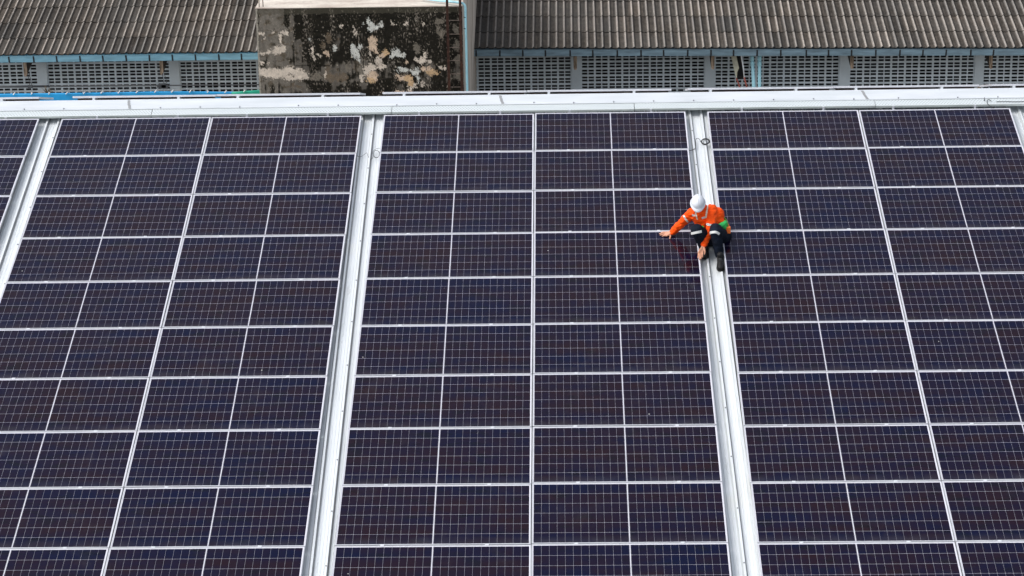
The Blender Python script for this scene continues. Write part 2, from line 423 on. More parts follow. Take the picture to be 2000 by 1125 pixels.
for bn, bx, bv in blocks:
    for ci, side in ((0, 'left'), (1, 'right')):
        if bn == 'far left block' and ci == 0: continue
        u = bx + (ci-.5)*PX
        dv = bv + (.010 if (bn, ci) == ('middle block', 1) else 0)
        for k in range(11):
            v = dv - k*PY - S/2 + .003
            q = roof(u, v, 0) - CAM; qc = RC.transposed() @ q
            px, py = 1000+F*qc.x/-qc.z, 562.5-F*qc.y/-qc.z
            if px < -235 or px > 2235: continue
            mw = Matrix.Translation(roof(u+rnd.uniform(-.0035, .0035), v+rnd.uniform(-.0015, .0015), rnd.uniform(-.0015, .0015))) @ RM \
                @ Matrix.Rotation(R(rnd.uniform(-.3, .3)), 4, 'X') @ Matrix.Rotation(R(rnd.uniform(-.15, .15)), 4, 'Y') @ Matrix.Rotation(R(rnd.uniform(-.05, .05)), 4, 'Z')
            lab = 'dark solar panel in the %s row below the ridge, %s column of the %s' % (ORD[k], side, bn)
            if bn == 'far left block': lab = 'dark solar panel at the left edge of the photo, %s row below the ridge' % ORD[k]
            panel(mw, lab, k > 0, 'solar panels on the near slope')
        for rx in RAILX:
            x = u+rx; own = [q[2] for q in VO if q[0] <= x < q[1]]
            if own:
                mb = MB(); mb.box((x-.016, .048, -.034), (x+.016, .060, .026+KT*x)); mb.build('vent_bracket', M['clamp'], own[0], Matrix.Identity(4))
        # the two rails that carry the column, their ends stick out below the ridge vent
        for ri, rx in enumerate(RAILX):
            mb = MB(); x = u+rx
            mb.box((x-.017, VB+1.2, -.076), (x+.017, .058, -.032))
            nm = 'left' if ri == 0 else 'right'
            o = mb.build('mounting_rail', M['rail'], None, RM)
            tag(o, 'aluminium rail end under the ridge vent, %s rail of the %s column, %s' % (nm, side, bn), 'rail', 'rails under the solar panels')
            f = MB()
            v = -.3
            while v > VB+1.5: f.box((x-.025, v-.03, WP+.001), (x+.025, v+.03, -.077)); v -= 1.5
            f.build('rail_foot', M['rail'], o)
# panels beyond the ridge, seen edge-on
farb = [('far left', -10.19+.0, 1), ('left', -5.07, 2), ('middle', -.133, 2), ('right', 4.72, 2), ('far right', 9.5, 1)]
for bn, bx, nn in farb:
    for ci in (0, 1):
        if bn == 'far left' and ci == 0: continue
        if bn == 'far right' and ci == 1: continue
        u = bx + (ci-.5)*PX
        mw = Matrix.Translation(far(u, 1.1+S/2, .112+KT*u)) @ RF.to_4x4()
        panel(mw, 'white frame edge of a panel beyond the ridge, %s of the %s group' % ('left' if ci == 0 else 'right', bn), False, 'solar panels beyond the ridge')
        mb = MB()
        for rx in (-.80, .55):
            mb.box((u+rx-.02, 1.06, WP+.03), (u+rx+.02, 2.3, .080+KT*u))
        o = mb.build('mounting_rail', M['rail'], None, Matrix.Translation(Vector((0, APEX.y, APEX.z))) @ RF.to_4x4())
        tag(o, 'pale bracket feet under the %s panel of the %s group beyond the ridge' % ('left' if ci == 0 else 'right', bn), 'rail', 'rails beyond the ridge')
        mb = MB(); mb.box((u-1.1, 1.30, .03), (u+1.1, 1.345, .076+KT*u))
        mb.build('cross_rail', M['rust'], o, None).matrix_local = Matrix.Identity(4)

# loose cables
def smoothpts(pts, n=6):
    out = []; P = [Vector(p) for p in pts]
    for i in range(len(P)-1):
        a, b_, c, d = P[max(i-1, 0)], P[i], P[i+1], P[min(i+2, len(P)-1)]
        for k in range(n):
            t = k/n; out.append(.5*((2*b_)+(c-a)*t+(2*a-5*b_+4*c-d)*t*t+(3*b_-a-3*c+d)*t**3))
    out.append(P[-1]); return out
def cable(pxs, r, label, loops=(), wz=-.075):
    mb = MB()
    mb.tube(smoothpts([on_roof(x, y, wz+.01*math.sin(i*1.7)) for i, (x, y) in enumerate(pxs)]), r, 6)
    for (cx, cy, rx, ry, n, dz) in loops:
        for j in range(n):
            pts = []
            for k in range(19):
                q = 2*math.pi*k/18+j
                pts.append(on_roof(cx+(rx+.7*math.sin(j*2.1))*math.cos(q)+j*.35, cy+(ry+.5*math.cos(j*1.7))*math.sin(q)-j*.3, wz+dz+.006*j))
            mb.tube(pts, r, 6, cap=False)
    o = mb.build('cable', M['cable'], smooth=True); tag(o, label, 'cable', 'loose cables on the roof'); return o
cable([(1345, 294.5), (1352, 293), (1358, 289), (1358.5, 279), (1359, 273), (1362, 270), (1366, 272), (1369, 277)], .0045,
      'thick black cable coil on the walkway above the worker', [(1377, 277, 7.6, 5, 5, 0)])
cable([(697, 303.5), (700, 305.5), (706, 305.5), (711, 302), (716, 298.5), (718, 303), (721, 309), (724, 311.5), (728, 308), (729, 303), (728, 298), (731, 293), (737, 290), (742, 289.5)], .0028,
      'thin dark wire curled in loops on the left walkway', [(735, 301, 5.8, 7, 2, 0)])
mb = MB()
mb.tube(smoothpts([on_roof(x, y, .05) for x, y in ((1936, 197.5), (1932, 194.5), (1928.5, 196), (1928, 201), (1931, 205), (1936, 208.5), (1942, 209.5))]), .0045, 6)
mb.tube(smoothpts([on_roof(x, y, .052) for x, y in ((1946, 198.6), (1960, 198.2), (1985, 198.6), (2010, 198), (2040, 197))]), .005, 6)
tag(mb.build('cable', M['cable'], smooth=True), 'thin black cable lying along the ridge cap at the right edge', 'cable', 'loose cables on the roof')
mb = MB(); p = on_roof(1922.5, 197, CW+.002); mb.tube([p, p+Vector((0, 0, .03)), p+Vector((0, .01, .055))], [.012, .009, .005], 7)
tag(mb.build('roof_bolt', M['screw']), 'dark bolt standing up from the ridge cap by the curled cable', 'bolt')

# ================================================================== WAREHOUSES BEHIND
YF, YW = 35.0, 36.4
PITCH = .230
def corrugated(root, x0, x1, z0, slope, ncourse, expo=1.075):
    """double-wave fibre cement tiles: rows of sheets, every upper row laps the lower one"""
    mb = MB(); tone = []
    prof = [(0, 0), (.10, -.003), (.20, -.003), (.30, .004), (.36, .018), (.42, .036), (.47, .044), (.53, .044), (.58, .037), (.64, .020), (.70, .005), (.80, 0), (.90, -.002)]
    nr = int((x1-x0)/PITCH)
    cs, sn = math.cos(slope), math.sin(slope)
    for c in range(ncourse):
        for shn in range((nr+1)//2):
            dv, dz, tn = rnd.uniform(-.018, .018), rnd.uniform(-.003, .004), min(1, max(0, rnd.gauss(.5, .2)))
            dxs = rnd.uniform(-.004, .004)
            xs = []
            for rb in (0, 1):
                if shn*2+rb >= nr: continue
                for (t, hgt) in prof: xs.append((x0+(shn*2+rb+t)*PITCH+dxs, hgt, t))
            xs.append((xs[-1][0]+.1*PITCH+.006, .002, 1.0))
            n = len(xs); vs = []
            rows = [(-.02, .026), (.0, .027), (.28, .020), (.62, .012), (expo+.06, .0)]
            for (dd, lift) in rows:
                vv = c*expo+dd+dv
                for (x, hgt, t) in xs:
                    hh = hgt+lift+dz
                    vs.append((x, vv*cs-hh*sn, z0+vv*sn+hh*cs))
                    cr = math.exp(-((t-.43)/.10)**2); tr = math.exp(-((t-.66)/.07)**2)  # weathered crowns paler, shifted to the lit side; right flanks carry painted shade
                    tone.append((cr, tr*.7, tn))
            # front lip
            base = len(vs)
            for (x, hgt, t) in xs:
                vv = c*expo-.022+dv; hh = hgt+dz-.001
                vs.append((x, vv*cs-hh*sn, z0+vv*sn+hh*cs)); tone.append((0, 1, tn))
            fs = [(r_*n+i, r_*n+i+1, (r_+1)*n+i+1, (r_+1)*n+i) for r_ in range(len(rows)-1) for i in range(n-1)]
            fs += [(base+i, base+i+1, i+1, i) for i in range(n-1)]
            mb.add(vs, fs)
    me = bpy.data.meshes.new('corrugated_roof'); me.from_pydata(mb.v, [], mb.f); me.validate()
    ca = me.color_attributes.new('tone', 'FLOAT_COLOR', 'POINT')
    flat = []
    for t in tone: flat += [t[0], t[1], t[2], 1]
    ca.data.foreach_set('color', flat)
    me.polygons.foreach_set('use_smooth', [True]*len(me.polygons))
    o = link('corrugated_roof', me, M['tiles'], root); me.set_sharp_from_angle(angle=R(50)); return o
BW, BH, HM = .409, .2145, .085
def lattice(root, xl, xr, ztop, zanchor, nrow, y):
    """ventilation blocks: each has two by two slots, real holes through the wall"""
    n = max(1, round((xr-xl)/BW)); bw = (xr-xl)/n
    X = [xl]
    for i in range(n):
        a = xl+i*bw; X += [a+.030, a+.030+.158*bw/BW, a+bw-.030-.158*bw/BW, a+bw-.030]
    X.append(xr); X = sorted(X)
    Z = []; solid_row = []
    z = zanchor; top = z
    while top < ztop-.05: top += BH
    rows = []
    Zs = [top]
    for r_ in range(nrow):
        a = top-r_*BH
        Zs += [a-.029, a-.029-.064, a-.029-.064-.028, a-BH+.029]
    Zs.append(top-nrow*BH)
    Xi, Zi = X, Zs
    mb = MB(); D = .032
    def empty_(i, j): return (i % 2 == 1) and (j % 2 == 1) if 0 <= i < len(Xi)-1 and 0 <= j < len(Zi)-1 else False
    idx = {}; vs = []
    def V(i, j, k):
        if (i, j, k) not in idx:
            idx[(i, j, k)] = len(vs)
            jit = .0025*noise.noise(Vector((Xi[i]*9, Zi[j]*9, k)))
            vs.append((Xi[i]+jit, y+D*k, Zi[j]+jit))
        return idx[(i, j, k)]
    fs = []
    for i in range(len(Xi)-1):
        for j in range(len(Zi)-1):
            if empty_(i, j):
                fs += [(V(i,j,0), V(i+1,j,0), V(i+1,j,1), V(i,j,1)), (V(i,j+1,0), V(i,j+1,1), V(i+1,j+1,1), V(i+1,j+1,0)),
                       (V(i,j,0), V(i,j,1), V(i,j+1,1), V(i,j+1,0)), (V(i+1,j,0), V(i+1,j+1,0), V(i+1,j+1,1), V(i+1,j,1))]
            else:
                fs.append((V(i,j,0), V(i,j+1,0), V(i+1,j+1,0), V(i+1,j,0))); fs.append((V(i,j,1), V(i+1,j,1), V(i+1,j+1,1), V(i,j+1,1)))
    mb.add(vs, fs); o = mb.build('lattice_wall', M['lattice'], root); return top-nrow*BH, top
def gutter(root, x0, x1, m, z0, straps):
    mb = MB()
    pr = [(.16, -.01), (.16, -.20), (.0, -.215), (-.045, -.20), (-.075, -.0), (-.082, .002), (-.082, -.010), (-.078, -.012)]
    vs = [(x, y, z0+z) for x in (x0, x1) for (y, z) in pr]; n = len(pr)
    mb.add(vs, [(k, k+1, n+k+1, n+k) for k in range(n-1)])
    # lapped joints of the gutter
    o = mb.build('gutter', m, root)
    for x in straps:
        if not (x0+.05 < x < x1-.05): continue
        s_ = MB(); d = rnd.uniform(-.008, .008)
        s_.add([(x-.022+d, -.081, z0+.001), (x+.022+d, -.081, z0+.001), (x+.026, -.051, z0-.20), (x-.022, -.051, z0-.20), (x-.022, -.010, z0-.222), (x+.022, -.010, z0-.222)], [(0, 1, 2, 3), (3, 2, 5, 4)])
        s_.build('gutter_strap', M['strap'], o)
    return o
def beam(root, x, zb, side=1):
    """outrigger beam: weathered wooden end in front, flank painted dark with eave shade, going back to the pillar"""
    mb = MB()
    mb.add([(x-.05, YF+.28, zb+.06), (x-.03, YF+.24, zb), (x+.035, YF+.24, zb), (x+.052, YF+.28, zb+.05), (x-.05, YF+.28, zb+.55), (x+.052, YF+.28, zb+.55),
            (x-.05, YW, zb+.30), (x+.052, YW, zb+.30), (x-.05, YW, zb+.55), (x+.052, YW, zb+.55)],
           [(0, 1, 2, 3), (0, 3, 5, 4), (1, 0, 6), (1, 6, 7, 2), (2, 7, 3), (3, 7, 9, 5), (0, 4, 8, 6), (4, 5, 9, 8), (6, 8, 9, 7)])
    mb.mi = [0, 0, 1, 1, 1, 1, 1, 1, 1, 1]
    return mb.build('eave_beam', [M['wood'], M['shade_wood']], root)
def wing(name, label, x0, x1, z0, tilt, gm, straps, pillars, bays, beams, slope):
    root = empty(name, (0, 0, 0)); tag(root, label, 'warehouse')
    rr = empty('tmp'); bpy.data.objects.remove(rr)
    rf = corrugated(root, x0, x1, 0, slope, 7)
    rf.location = (0, YF+.02, z0+.012); rf.rotation_euler = (0, tilt, 0)
    gt = gutter(root, x0, x1, gm, 0, straps); gt.location = (0, YF, z0); gt.rotation_euler = (0, tilt, 0)
    zb = -9.6
    for (a, b_) in pillars:
        mb = MB(); mb.box((a, YW-.05, GZ), (b_, YW+.25, z0+.03)); mb.build('pillar', M['pillar'], root)
    for (a, b_, za) in bays:
        bot, top = lattice(root, a, b_, -7.25, za, 9, YW)
        mb = MB(); mb.box((a, YW, GZ), (b_, YW+.20, bot-.001)); mb.box((a, YW, top+.001), (b_, YW+.20, z0+.03)); mb.build('wall', M['pillar'], root)
    for (x, z) in beams: beam(root, x, z)
    # shell: back wall, dark floor and ceiling seen only through the slots
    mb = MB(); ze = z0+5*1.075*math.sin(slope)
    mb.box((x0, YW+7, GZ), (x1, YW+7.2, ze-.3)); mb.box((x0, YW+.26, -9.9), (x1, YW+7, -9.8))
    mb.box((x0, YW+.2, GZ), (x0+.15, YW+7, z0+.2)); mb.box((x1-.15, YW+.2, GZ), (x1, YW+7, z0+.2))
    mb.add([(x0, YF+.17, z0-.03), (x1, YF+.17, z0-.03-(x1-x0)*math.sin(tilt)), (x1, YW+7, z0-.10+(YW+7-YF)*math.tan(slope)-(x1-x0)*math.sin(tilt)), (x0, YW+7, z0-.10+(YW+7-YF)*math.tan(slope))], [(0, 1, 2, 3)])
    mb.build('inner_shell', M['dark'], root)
    return root
def X(px, Y=YW, y=140): return at(px, y, Y).x
beamz = lambda px, py: (at(px, py, YF+.26).x, at(px, py, YF+.26).z)
ls = [X(p, YF) for p in (-24, 20.5, 68.5, 113.5, 159, 203.5, 249, 294, 339, 384, 429.6, 473.6)]
wing('warehouse_left', 'left warehouse wing with light blue gutter and weathered tiled roof', -19.3, -8.52+.9, -6.945, 0, M['gutter_l'], ls,
     [(X(73), X(92)), (X(332), X(351)), (-7.62, -7.3)],
     [(X(-172), X(73), -7.852-.107), (X(92), X(332), -7.852-.107), (X(351), -7.62, -7.831-.107)],
     [beamz(50, 149), beamz(316, 146)], R(13.7)).name = 'warehouse'
rs_ = [X(p, YF) for p in (931, 976.8, 1021.7, 1065.8, 1114, 1158, 1205.7, 1252, 1296, 1342.5, 1388, 1431.9, 1477.8, 1524, 1573.7, 1617, 1661.8, 1709, 1755.7, 1800.6, 1845.6, 1893.9, 1937.7, 2030)]
rx0 = -3.0
wing('warehouse', 'right warehouse wing with faded grey-blue gutter and wooden beam ends', rx0, 18.2, -6.91, R(.60), M['gutter_r'], rs_,
     [(-3.3, -2.9), (X(1116), X(1135)), (X(1376.5), X(1396)), (X(1639), X(1659)), (X(1903), X(1920)), (X(2166), X(2185))],
     [(-2.9, X(1116), -8.028-.107), (X(1135), X(1376.5), -7.991-.107), (X(1396), X(1639), -8.073-.107), (X(1659), X(1903), -8.108-.107), (X(1920), X(2166), -8.143-.107)],
     [beamz(1123.5, 136), beamz(1392, 135), beamz(1664, 134), beamz(1935, 134)], R(13.7))
for o in bpy.data.objects:
    if o.name.startswith(('corrugated_roof', 'gutter')) and not o.name.startswith('gutter_strap') and o.parent and o.rotation_euler.y > 0:
        # tilt turns about the wing's left end
        o.location.z += rx0*math.sin(R(.60))

# a small box on the last pillar
p = at(1912.5, 171, YW-.06); mb = MB(); mb.box((p.x-.05, YW-.10, p.z-.05), (p.x+.05, YW-.05, p.z+.05))
tag(bevel(mb.build('junction_box', M['wood'])), 'small brown box on the pillar near the right edge', 'box')

# conduit hung from the left beams
mb = MB(); P0, P1, P2 = at(-60, 169.8, YF+.2), at(95, 168.6, YF+.2), at(500, 165.4, YF+.2)
mb.tube([P0, P1], .033, 10); mb.tube([P1, P2, P2+(P2-P1)*.05], .022, 10)
o = mb.build('conduit_pipe', M['conduit'], smooth=True); tag(o, 'dark horizontal conduit pipe hanging in front of the left lattice wall', 'pipe')
h_ = MB()
for (tx, bx) in ((54, 58), (57, 62), (317, 320), (321, 327)):
    h_.tube([at(tx, 144, YF+.25), at((tx+bx)/2+.6, 156, YF+.21), at(bx, 167, YF+.2)], .009, 6)
h_.build('hanger_wire', M['conduit'], o)
h_ = MB()
for (cx, cy, s) in ((59, 169, .07), (317, 167, .11), (322, 169, .10), (311, 168, .06)):
    c = at(cx, cy, YF+.17); h_.box((c.x-s, c.y-.04, c.z-s*.6), (c.x+s, c.y+.04, c.z+s*.55), 0, None)
h_.build('hanger_bracket', M['conduit'], o)
mb = MB(); c = at(92, 174, YF-.3)
for k in range(26):
    a = rnd.uniform(0, math.pi); r_ = rnd.uniform(.08, .22)
    mb.tube([c+Vector((rnd.uniform(-.05, .05), 0, -.15)), c+Vector((math.cos(a)*r_*.6, rnd.uniform(-.06, .06), -.15+math.sin(a)*r_*.9)), c+Vector((math.cos(a)*r_, rnd.uniform(-.08, .08), -.13+math.sin(a)*r_*1.2))], [.010, .007, .003], 5)
tag(mb.build('dry_weed', simple('dry_weed', (.13, .10, .06), .9)), 'dry weed tuft beside the left pillar above the blue tarpaulin', 'weed')

# tarpaulin screen with white ties
def tarp(pts, Y, m, name, label, ties, grp):
    pts = [(x, y-1.7) for x, y in pts]; ties = [(x, y-1.5) for x, y in ties]
    mb = MB(); top = smoothpts([at(x, y, Y) for x, y in pts], 5); n = len(top); H = [0, -.05, -.2, -.5, -1.0]
    vs = []
    for th in (0, .012):
        for dz in H:
            for i, p in enumerate(top):
                vs.append((p.x, p.y+th+.03*noise.noise(Vector((p.x*3, dz*4, 1))), p.z+dz))
    k = len(H)*n
    fs = [(r_*n+i, r_*n+i+1, (r_+1)*n+i+1, (r_+1)*n+i) for r_ in range(len(H)-1) for i in range(n-1)]
    fs += [tuple(k+q for q in reversed(f)) for f in list(fs)]
    fs += [(i, k+i, k+i+1, i+1) for i in range(n-1)]
    mb.add(vs, fs); o = mb.build('tarpaulin', m, smooth=True); tag(o, label, 'tarpaulin')
    for (x, y) in ties:
        p = at(x, y, Y-.02)
        t_ = MB(); t_.tube([p+Vector((-.035, 0, -.03)), p+Vector((.0, -.02, .01)), p+Vector((.03*rnd.choice((-1, 1, 1)), 0, .03+rnd.uniform(0, .03)))], [.015, .016, .006], 6)
        t_.build('rope_tie', M['tie'], o)
    # pipe frame the sheet is tied to
    f_ = MB(); a, b_ = top[0], top[-1]
    f_.tube([a+Vector((0, .05, -.03)), b_+Vector((0, .05, -.03))], .02, 8)
    for q in (0.02, .5, .98):
        c = a.lerp(b_, q)+Vector((0, .05, -.03)); f_.tube([c, Vector((c.x, c.y, GZ))], .03, 8)
    f_.build('pipe_frame', M['conduit'], o)
    return o
tarp([(-40, 185.2), (28, 184.4), (97, 183.7), (165, 182.8), (233, 181.8), (304, 180.4), (372, 180.2), (455, 181)], 33, M['blue'], 'tarpaulin',
     'bright blue tarpaulin strip tied with white cords below the left lattice wall',
     [(28, 184.4), (63, 183.8), (97, 183.6), (131, 183.3), (165, 182.6), (199, 182.0), (233, 181.4), (268, 180.8), (304, 180.1), (337, 179.9), (372, 179.9), (407, 180.2), (441, 180.4)], 0)
tarp([(452, 182), (478, 179.4), (508, 177.2)], 32.9, M['green'], 'tarpaulin', 'green tarpaulin piece beside the mouldy tower', [(478, 178.9)], 0)

# twin pvc drain pipes
for (x0, x1, lab) in ((1468.5, 1472.5, 'leaning light blue drain pipe nearest the cream chute'), (1483.3, 1483.6, 'upright light blue drain pipe, right one of the pair')):
    a = at(x0, 107, YF+.35); b_ = at(x1, 173, YF+.35); e = a+(b_-a)*3
    mb = MB(); mb.tube([a, b_, e], .054, 14); pr = mb.build('drain_pipe', M['pvc'], smooth=True)
    tag(pr, lab, 'pipe', 'light blue drain pipes')
    mb = MB(); d = (b_-a).normalized()
    mb.tube([a+d*.02, a+d*.03, a+d*.17, a+d*.18], [.054, .063, .063, .056], 14); mb.tube([a+d*.22, a+d*.23, a+d*.32, a+d*.33], [.056, .066, .066, .055], 14)
    mb.build('coupling', M['pvc'], pr, smooth=True)

# open chute hanging below the gutter
root = empty('downspout_chute', at(1441, 130, YF+.3)); tag(root, 'open cream sheet-metal chute with reddish laths hanging beneath it', 'chute')
inv = root.matrix_world.inverted()
def lp(x, y, Y): return inv @ at(x, y, Y)
Yc = YF+.35
mb = MB()
mb.add([lp(1427, 106, Yc), lp(1437.5, 106, Yc-.1), lp(1443.5, 133, Yc-.1), lp(1440, 141, Yc-.05), lp(1439, 154, Yc), lp(1436, 146, Yc), lp(1432, 128, Yc)], [(0, 1, 2, 3, 4, 5, 6)])
vs = [Vector(v)+Vector((0, .02, 0)) for v in mb.v]; mb.add(vs, [(6, 5, 4, 3, 2, 1, 0)])
mb.build('side_sheet', M['cream'], root)
mb = MB()
mb.add([lp(1446, 106, Yc-.1), lp(1448, 106, Yc-.1), lp(1453.5, 134, Yc-.1), lp(1454.5, 154, Yc), lp(1452.8, 154, Yc), lp(1451.5, 136, Yc-.1)], [(0, 1, 2, 5), (5, 2, 3, 4)])
vs = [Vector(v)+Vector((0, .03, 0)) for v in mb.v]; mb.add(vs, [(5, 2, 1, 0), (4, 3, 2, 5)])
mb.build('side_sheet', M['tie'], root)
mb = MB()
mb.add([lp(1435, 106, Yc+.15), lp(1447, 106, Yc+.15), lp(1453, 154.5, Yc+.1), lp(1440, 154.5, Yc+.1), lp(1440.5, 148, Yc-.02), lp(1452.5, 148, Yc-.02)], [(0, 1, 2, 3), (3, 2, 5, 4)])
mb.build('back_sheet', M['dark'], root)
mb = MB()
for (a, b_, c) in (((1438, 153), (1443, 164), (1446, 178)), ((1453.5, 150), (1457, 164), (1460.5, 178))):
    p = [lp(*a, Yc), lp(*b_, Yc), lp(*c, Yc)]; mb.tube(p, [.022, .024, .022], 4)
mb.build('lath', M['redwhite'], root)

# ================================================================== MOULDY TOWER
TY, TX0, TX1, TZ = 26.7, at(499, 18, 26.7).x, at(902.5, 13, 26.7).x, at(700, 14.8, 26.7).z
root = empty('water_tower_block', (TX0, TY, GZ)); tag(root, 'square concrete block tower with black mould and peeling plaster', 'tower')
FX = lambda px: TX0+(px-499)/(902.5-499)*(TX1-TX0)
pxm = (902.5-499)/(TX1-TX0)
patches = [  # x, y, rx, ry, colour index
    (540,96,12,8,0),(550,92,5,8,0),(553,62,8,4.5,0),(545,75,2.5,9,0),(508,64,6,4,0),(521,100,5,4,0),(509,103,4,3,0),(513,73,2,2,0),(531,61,2.5,1.5,0),(506,120,3,4,0),(519,121,1.8,1.8,0),
    (606,98,3.5,9,0),(608,110,2,8,0),(651,92,4,3,2),(648,96,3,2,2),(622,107,4,2,0),(634,103,4,6,1),(604,75,2,4,2),(664,52,2,3,0),(694,66,3,4,0),(690,58,2,5,0),
    (688,95,6,7,2),(693,105,5,9,2),(697,115,3,8,2),(700,92,3,4,2),(685,103,3,5,2),(725,54,9,8,2),(733,54,8,6,2),(719,42,4,6,2),(744,50,3,7,2),(708,47,3,2,2),
    (726,84,8,12,1),(724,94,7,6,1),(733,100,3,5,1),(720,104,3,4,0),(770,104,9,8,2),(780,108,8,6,2),(764,110,6,4,2),(766,46,4,3,0),(793,48,3,4,0),(824,47,2.5,3,0),(750,103,5,6,3),(745,110,6,4,1),
    (827,110,3,5,0),(822,120,8,6,0),(810,118,5,4,0),(735,118,7,8,0),(742,130,7,6,0),(722,132,12,7,0),(712,140,9,6,0),
    (528,141,27,9,0),(505,137,7,6,0),(560,136,18,8,0),(582,145,14,9,0),(560,150,16,4,0),(614,148,8,9,4),(604,150,8,6,4),(630,145,2,8,0),
    (722,149,11,9,1),(715,140,6,6,0),(702,150,5,9,0),(720,155,10,5,3),(784,137,11,4,2),(806,140,9,5,2),(780,152,8,5,1),(792,153,9,5,3),(772,149,5,3,1),(799,162,6,8,3),
    (838,142,11,5,3),(830,136,10,6,1),(848,143,6,3,3),(813,152,2.5,11,2),(805,168,5,7,0),(796,172,4,5,0),(822,165,5,3,0),(858,132,3,5,0),(867,136,3,6,0),
    (780,180,20,2.5,1),(750,182,10,2,1),(516,183,5,3,0),(790,122,4,3,1),(835,122,4,3,0),(675,130,5,10,4),(660,150,14,9,5),(640,150,12,10,5),(889,60,6,8,4),(890,90,7,12,4),(892,120,6,12,4),(893,150,6,10,4),(890,88,5,2,1),
    (700,140,6,12,4),(853,63,4,10,4),(862,70,5,12,4),(858,45,8,6,4),(812,95,7,10,4),(640,75,6,12,5),(628,90,4,9,5)]
PC = [(.60,.52,.43),(.58,.44,.32),(.58,.58,.53),(.55,.38,.22),(.20,.175,.14),(.15,.115,.08)]
def stain(px, py):
    V = Vector
    q = V((px*.11, py*.11, 0)); q2 = V((px*.33, py*.33, 5)); q3 = V((px*.8, py*.7, 2))
    N_ = noise.noise
    h1, h2 = N_(q3), N_(q3+V((7, 3, 1)))
    wx = px+5*N_(q)+3.6*N_(q2)+1.8*h1; wy = py+5*N_(q+V((9, 4, 2)))+4*N_(q2+V((3, 8, 1)))+1.8*h2
    n1 = noise.fractal(V((px*.030, py*.032, 2)), 1, 2, 5)               # broad clouds
    n2 = noise.fractal(V((px*.14, py*.018, 7)), 1, 2, 4)                # runs of water
    n3 = noise.fractal(V((px*.42, py*.20, 11)), 1, 2, 3)                # grain, drawn out downwards
    n4 = noise.fractal(V((px*.07, py*.10, 19)), 1, 2, 4)
    g = .150+.035*min(1, max(0, (575-px)/40.))+.05*n1+.045*n2+.02*n3+.03*n4
    c = V((g*1.05, g*.94, g*.79))
    if n4 > .12: c = c.lerp(V((.15, .105, .065)), min(.55, (n4-.12)*1.8))
    c *= 1-.40*min(1, max(0, n2*1.6+.15))
    sm = min(1, max(0, n1*.9+n4*1.1+.12+.25*N_(V((px*.05, py*.05, 61)))))   # soft olive clouds of grime
    c = c.lerp(V((.050, .046, .034)), .72*sm)
    t = min(1, max(0, (px-545)/60.)); t *= 1-.38*min(1, max(0, (py-100)/35.))
    sst = lambda a, b_, v: (lambda q: q*q*(3-2*q))(min(1, max(0, (v-a)/(b_-a))))
    ux, uy = px+14*n1+8*N_(q), py+12*n4+7*N_(q+V((2, 5, 8)))
    bias = -.28+1.0*t - .46*sst(108, 132, uy)*(1-sst(152, 172, uy))*sst(610, 645, ux)*(1-sst(690, 725, ux)) + .20*(1-sst(22, 40, uy))*sst(520, 560, ux)
    bias += .24*sst(156, 172, uy)*sst(570, 610, ux)
    if px > 845: bias += .05
    m = bias+.62*n1+.55*n2+.10*n3+.30*n4
    m = min(1, max(0, (m+.02)/.30))
    dk = .008+.006*(n4+.3*n3+.3)
    c = c.lerp(V((dk*1.02, dk*.95, dk*.72)), m*.95)
    col = N_(V((px*.075, py*.012, 31)))                                 # columns where paint survives under the mould
    if m > .25:
        k = n3+.9*col+.25*h1-.12
        if k > .38: c = c.lerp(V((.27, .235, .195)), min(.85, (k-.38)*3.2))
        elif k > .24: c = c.lerp(V((.10, .085, .065)), .6)
    elif n3+.5*h1 > .5: c = c*.72
    best = 9; bi = 0
    for (x, y, rx, ry, ci) in patches:
        ax, ay = abs(wx-x), abs(wy-y)
        if ax < rx*1.4 and ay < ry*1.4:
            d = (ax/rx)**2+(ay/ry)**2
            if d < best: best, bi = d, ci
    if best < 1.0:
        pc = V(PC[bi])*(1+.14*n3+.20*n4); a = 1 if best < .8 else .7
        if bi > 3: a *= .75
        if not (n3+.5*h2 > .48 and px > 600): c = c.lerp(pc, a*.95)
    elif best < 1.5 and n3+.6*h1 > .22 and bi < 4: c = c.lerp(V(PC[bi]), .7)
    if N_(V((px*.21, py*.21, 44)))+.5*h1 > .72: c = c.lerp(V((.42, .37, .30)), .8)       # lone flakes
    if abs(py-127-2*n1) < 1.1 and 570 < px < 640: c *= .5
    if abs(py-62-1.5*n1) < .8 and 585 < px < 640: c *= .5
    if py < 27+2*n2: c = c.lerp(V((.082, .075, .055)), .5)
    if px < 502+1.5*n3: c = c.lerp(V((.42, .39, .33)), .6)
    return c
NX, NY = 405, 200
vs = []; cols = []
ZB = TZ-NY/pxm/math.cos(R(9.9))*1.0
for j in range(NY+1):
    py = 16+j
    for i in range(NX+1):
        px = 499+i*403.5/NX
        c = stain(px, py); relief = -.004*noise.noise(Vector((px*.1, py*.1, 3)))
        vs.append((FX(px), TY+relief, TZ-j*.0139)); cols += [c.x, c.y, c.z, 1]
me = bpy.data.meshes.new('front_wall'); n = NX+1
me.from_pydata(vs, [], [(j*n+i, (j+1)*n+i, (j+1)*n+i+1, j*n+i+1) for j in range(NY) for i in range(NX)])
me.color_attributes.new('stain', 'FLOAT_COLOR', 'POINT').data.foreach_set('color', cols)
me.polygons.foreach_set('use_smooth', [True]*len(me.polygons))
link('front_wall', me, M['tankface'], root, Matrix.Translation(Vector((-TX0, -TY, -GZ))))
IT = Matrix.Translation(Vector((-TX0, -TY, -GZ)))
TB = 39.0; zl = TZ-NY*.0139
mb = MB(); mb.box((TX0, TY+.006, zl), (TX1, TB, TZ-.002)); mb.box((TX0, TY-.002, GZ), (TX1, TB, zl-.001)); mb.build('tower_body', M['conc_side'], root, IT)
mb = MB()
